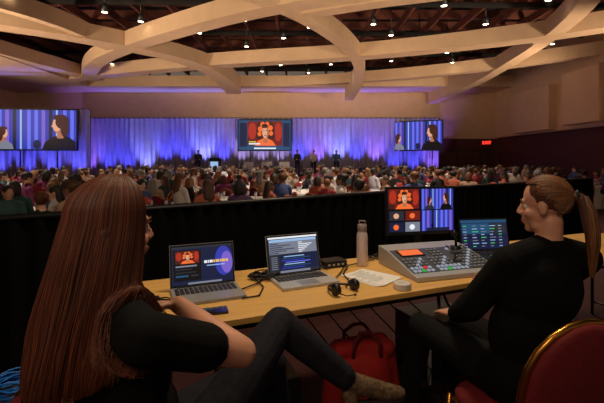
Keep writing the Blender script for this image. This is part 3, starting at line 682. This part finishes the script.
def tmesh():
    mb=MB()
    mb.lathe([(.92,.02),(.92,.35),(.905,.70),(.90,.735),(.88,.742),(.3,.743)],(0,0,0),0,64,lambda q,z:1+(.035*math.sin(q*16)*(1-z/.75) if z<.7 else 0))
    for i in range(9):
        a=i*2*math.pi/9; c=(.66*math.cos(a),.66*math.sin(a),.745); mb.lathe([(.05,0),(.125,.012),(.12,.016),(.05,.006)],c,1,14)
        g=(.47*math.cos(a+.25),.47*math.sin(a+.25),.745); mb.lathe([(.03,0),(.006,.01),(.006,.07),(.034,.11),(.030,.17)],g,2,10)
    mb.lathe([(.06,0),(.08,.05),(.05,.14)],(0,0,.745),1,14)
    for i in range(7):
        a=i*.9; mb.lathe([(.01,-.05),(.05,-.02),(.045,.03),(.01,.05)],(.06*math.cos(a),.06*math.sin(a),.93+.02*(i%3)),3,8)
    return mb.obj('tmp',[cloth,M('china',(230,225,220),.3),M('water_glass',(190,200,210),.1,.3),M('flowers',(170,60,60),.7)])
tmp=tmesh(); TM=tmp.data; bpy.data.objects.remove(tmp)
ga=empty('seated_audience'); gc=empty('audience_banquet_chairs'); gt=empty('banquet_tables')
cnt=0
for r in range(-2,14):
    for c in range(-10,11):
        x=-1.5+c*3.0+(r%2)*1.5+random.uniform(-.15,.15); y=5.2+r*2.35+random.uniform(-.15,.15)
        dd=(x+2)*-.59+(y-2.69)*.807
        if dd<2.0 or y>23.4 or x>12 or x<-18.5 or abs(x)>.8*y+2.5: continue
        if x<-9.5 and y>19: continue
        o=bpy.data.objects.new('round_table',TM); sc.collection.objects.link(o); o.location=(x,y,FZ); o.rotation_euler[2]=random.random(); o.parent=gt
        a0=random.random()
        for i in range(9):
            a=a0+i*2*math.pi/9; px=x+1.16*math.cos(a); py=y+1.16*math.sin(a)
            if (px+2)*-.59+(py-2.69)*.807<.75: continue
            if y<13 and math.sin(a)<-.85: continue
            f=V((-math.cos(a),-math.sin(a)+.8+random.uniform(-.2,.4),0)); 
            if f.length<.3: f=V((.5,.5,0))
            ch=bpy.data.objects.new('banquet_chair_unit',CH); sc.collection.objects.link(ch); ch.location=(px,py,FZ); ch.rotation_euler[2]=facing(f); ch.parent=gc
            if random.random()<(.82 if y<12 else .95):
                h=bpy.data.objects.new('audience_member',random.choice(kinds)); sc.collection.objects.link(h); s=random.uniform(.97,1.13); h.scale=(s,s,s)
                h.location=(px,py,FZ); h.rotation_euler[2]=facing(f)+random.uniform(-.3,.3); h.parent=ga; cnt+=1
print('CROWD',cnt)
def stand(name,x,y,z,rz,top,hairc):
    hm=headmat((0,.02,1.58),(0,1,0),0,.95); P=headparts(hm)
    P+=[cap((0,0,1.42),.05,(0,0,1.52),.048,'skin'),ell((0,0,1.0),(.16,.12,.13),'shirt'),ell((0,0,1.22),(.165,.115,.24),'shirt'),cap((-.16,0,1.38),.055,(.16,0,1.38),.055,'shirt'),ell((0,-.005,1.62),(.082,.1,.088),'hair')]
    for s in(-1,1):
        P+=[cap((s*.19,0,1.37),.052,(s*.23,.0,1.10),.042,'shirt'),cap((s*.23,.0,1.10),.04,(s*.17,.2,1.08),.03,'shirt'),cap((s*.17,.2,1.08),.03,(s*.15,.27,1.09),.03,'skin'),
            cap((s*.09,0,.95),.09,(s*.1,.01,.5),.06,'pants'),cap((s*.1,.01,.5),.06,(s*.1,0,.08),.042,'pants'),cap((s*.1,-.02,.04),.04,(s*.11,.13,.04),.036,'pants')]
    o=blob(name,P,{'skin':skinL,'lip':skinL,'shirt':top,'hair':hairc,'pants':MATS['crowd_trousers']},.016,2); o.location=(x,y,z); o.rotation_euler[2]=rz
blk=M('black_suit',(20,20,24),.8); wsh=M('white_shirt',(215,205,200),.8)
stand('standing_presenter',-6.7,26.0,.4,math.pi,blk,hair1[0])
stand('standing_presenter',-.3,25.9,.4,math.pi+.5,blk,hair1[0]); stand('standing_presenter',.75,26.0,.4,math.pi-.4,wsh,hair2[0])
stand('standing_presenter',2.2,25.8,.4,math.pi-.2,M('teal_top',(50,80,100),.8),hair2[0])
mb=MB(); mb.prism([(-.25,0),(.25,0),(.22,1.0),(-.3,1.15)],-.32,.32,0); mb.box((0,-.3,.6),(.5,.02,.7),1,Matrix.Rotation(.04,3,'X')); mb.box((0,0,1.1),(.7,.6,.03),0,Matrix.Rotation(-.28,3,'X')); mb.tube([(0,-.1,1.12),(0,.1,1.35)],.01,0)
mb.obj('lectern',[black,PAL['lblue']],loc=(-5.6,26.0,.4),bevel=.01)
for x in(-3.6,-2.4,-1.2):
    mb=MB(); mb.box((0,0,.32),(.62,.6,.2),0); mb.box((0,.30,.62),(.7,.14,.62),0,Matrix.Rotation(-.12,3,'X'))
    for s in(-1,1): mb.box((s*.36,0,.42),(.12,.66,.42),0); [mb.tube([(s*.3,q,.22),(s*.32,q,0)],.02,1) for q in(-.25,.25)]
    mb.obj('stage_armchair',[M('cream_leather',(215,208,200),.6),black],loc=(x,26.3,.4),rz=.1*x,bevel=.04)

# ================= LIGHTS =================
w=bpy.data.worlds.new('w'); sc.world=w; w.use_nodes=True; w.node_tree.nodes['Background'].inputs[0].default_value=(1,.76,.58,1); w.node_tree.nodes['Background'].inputs[1].default_value=.13
warm=(1,.76,.52)
for x,y,tx,ty,e in((-8.5,6,-3,13,2100),(8.5,6,3,13,2100),(-12.5,10,-7,17,2600),(12.5,11,8,18,2200),(-19,15,-12,21,2300),(13.3,15.5,7,22,1900),(0,1.5,0,10,2200)):
    light('SPOT',(x,y,2.4),(tx,ty,7.2),e,warm,.4,72,.9,name='ceiling_fill_spot')  # added unseen spots that brighten the ceiling beams from below, no fixtures modelled
for x,y in((-9,9.5),(-3,10),(3,10),(8,10.5),(-10,16),(-3.5,16),(3,16.5),(9,16.5)):
    light('SPOT',(x,y,6.9),(x,y-.6,0),1650,(1,.82,.64),.15,96,.8,'house_downlight')
for x in(-7,0,7): light('SPOT',(x,20.5,6.6),(x,19.8,0),1400,(1,.82,.66),.15,76,.8,'house_downlight')
for x in(-5.5,-1,3): light('SPOT',(x,23.6,6.9),(x,26,1),420,(1,.9,.8),.12,30,.6,'stage_spotlight')
light('AREA',(.5,2.9,4.6),(.3,2.4,.7),92,(1,.79,.53),.8,name='table_worklight')
light('AREA',(-1.2,-1.2,3.8),(0,1.6,1.0),46,(1,.74,.52),1.5,name='rear_fill_light')  # added fill behind the camera for the women's backs and hair
# ================= CAMERA =================
cd=bpy.data.cameras.new('camera'); cam=bpy.data.objects.new('camera',cd); sc.collection.objects.link(cam)
cam.location=(0,0,1.45); cam.rotation_euler=(math.pi/2,0,0); cd.sensor_width=36; cd.lens=24.02; cd.shift_y=-41.5/604; cd.clip_start=.05; cd.clip_end=200
sc.camera=cam
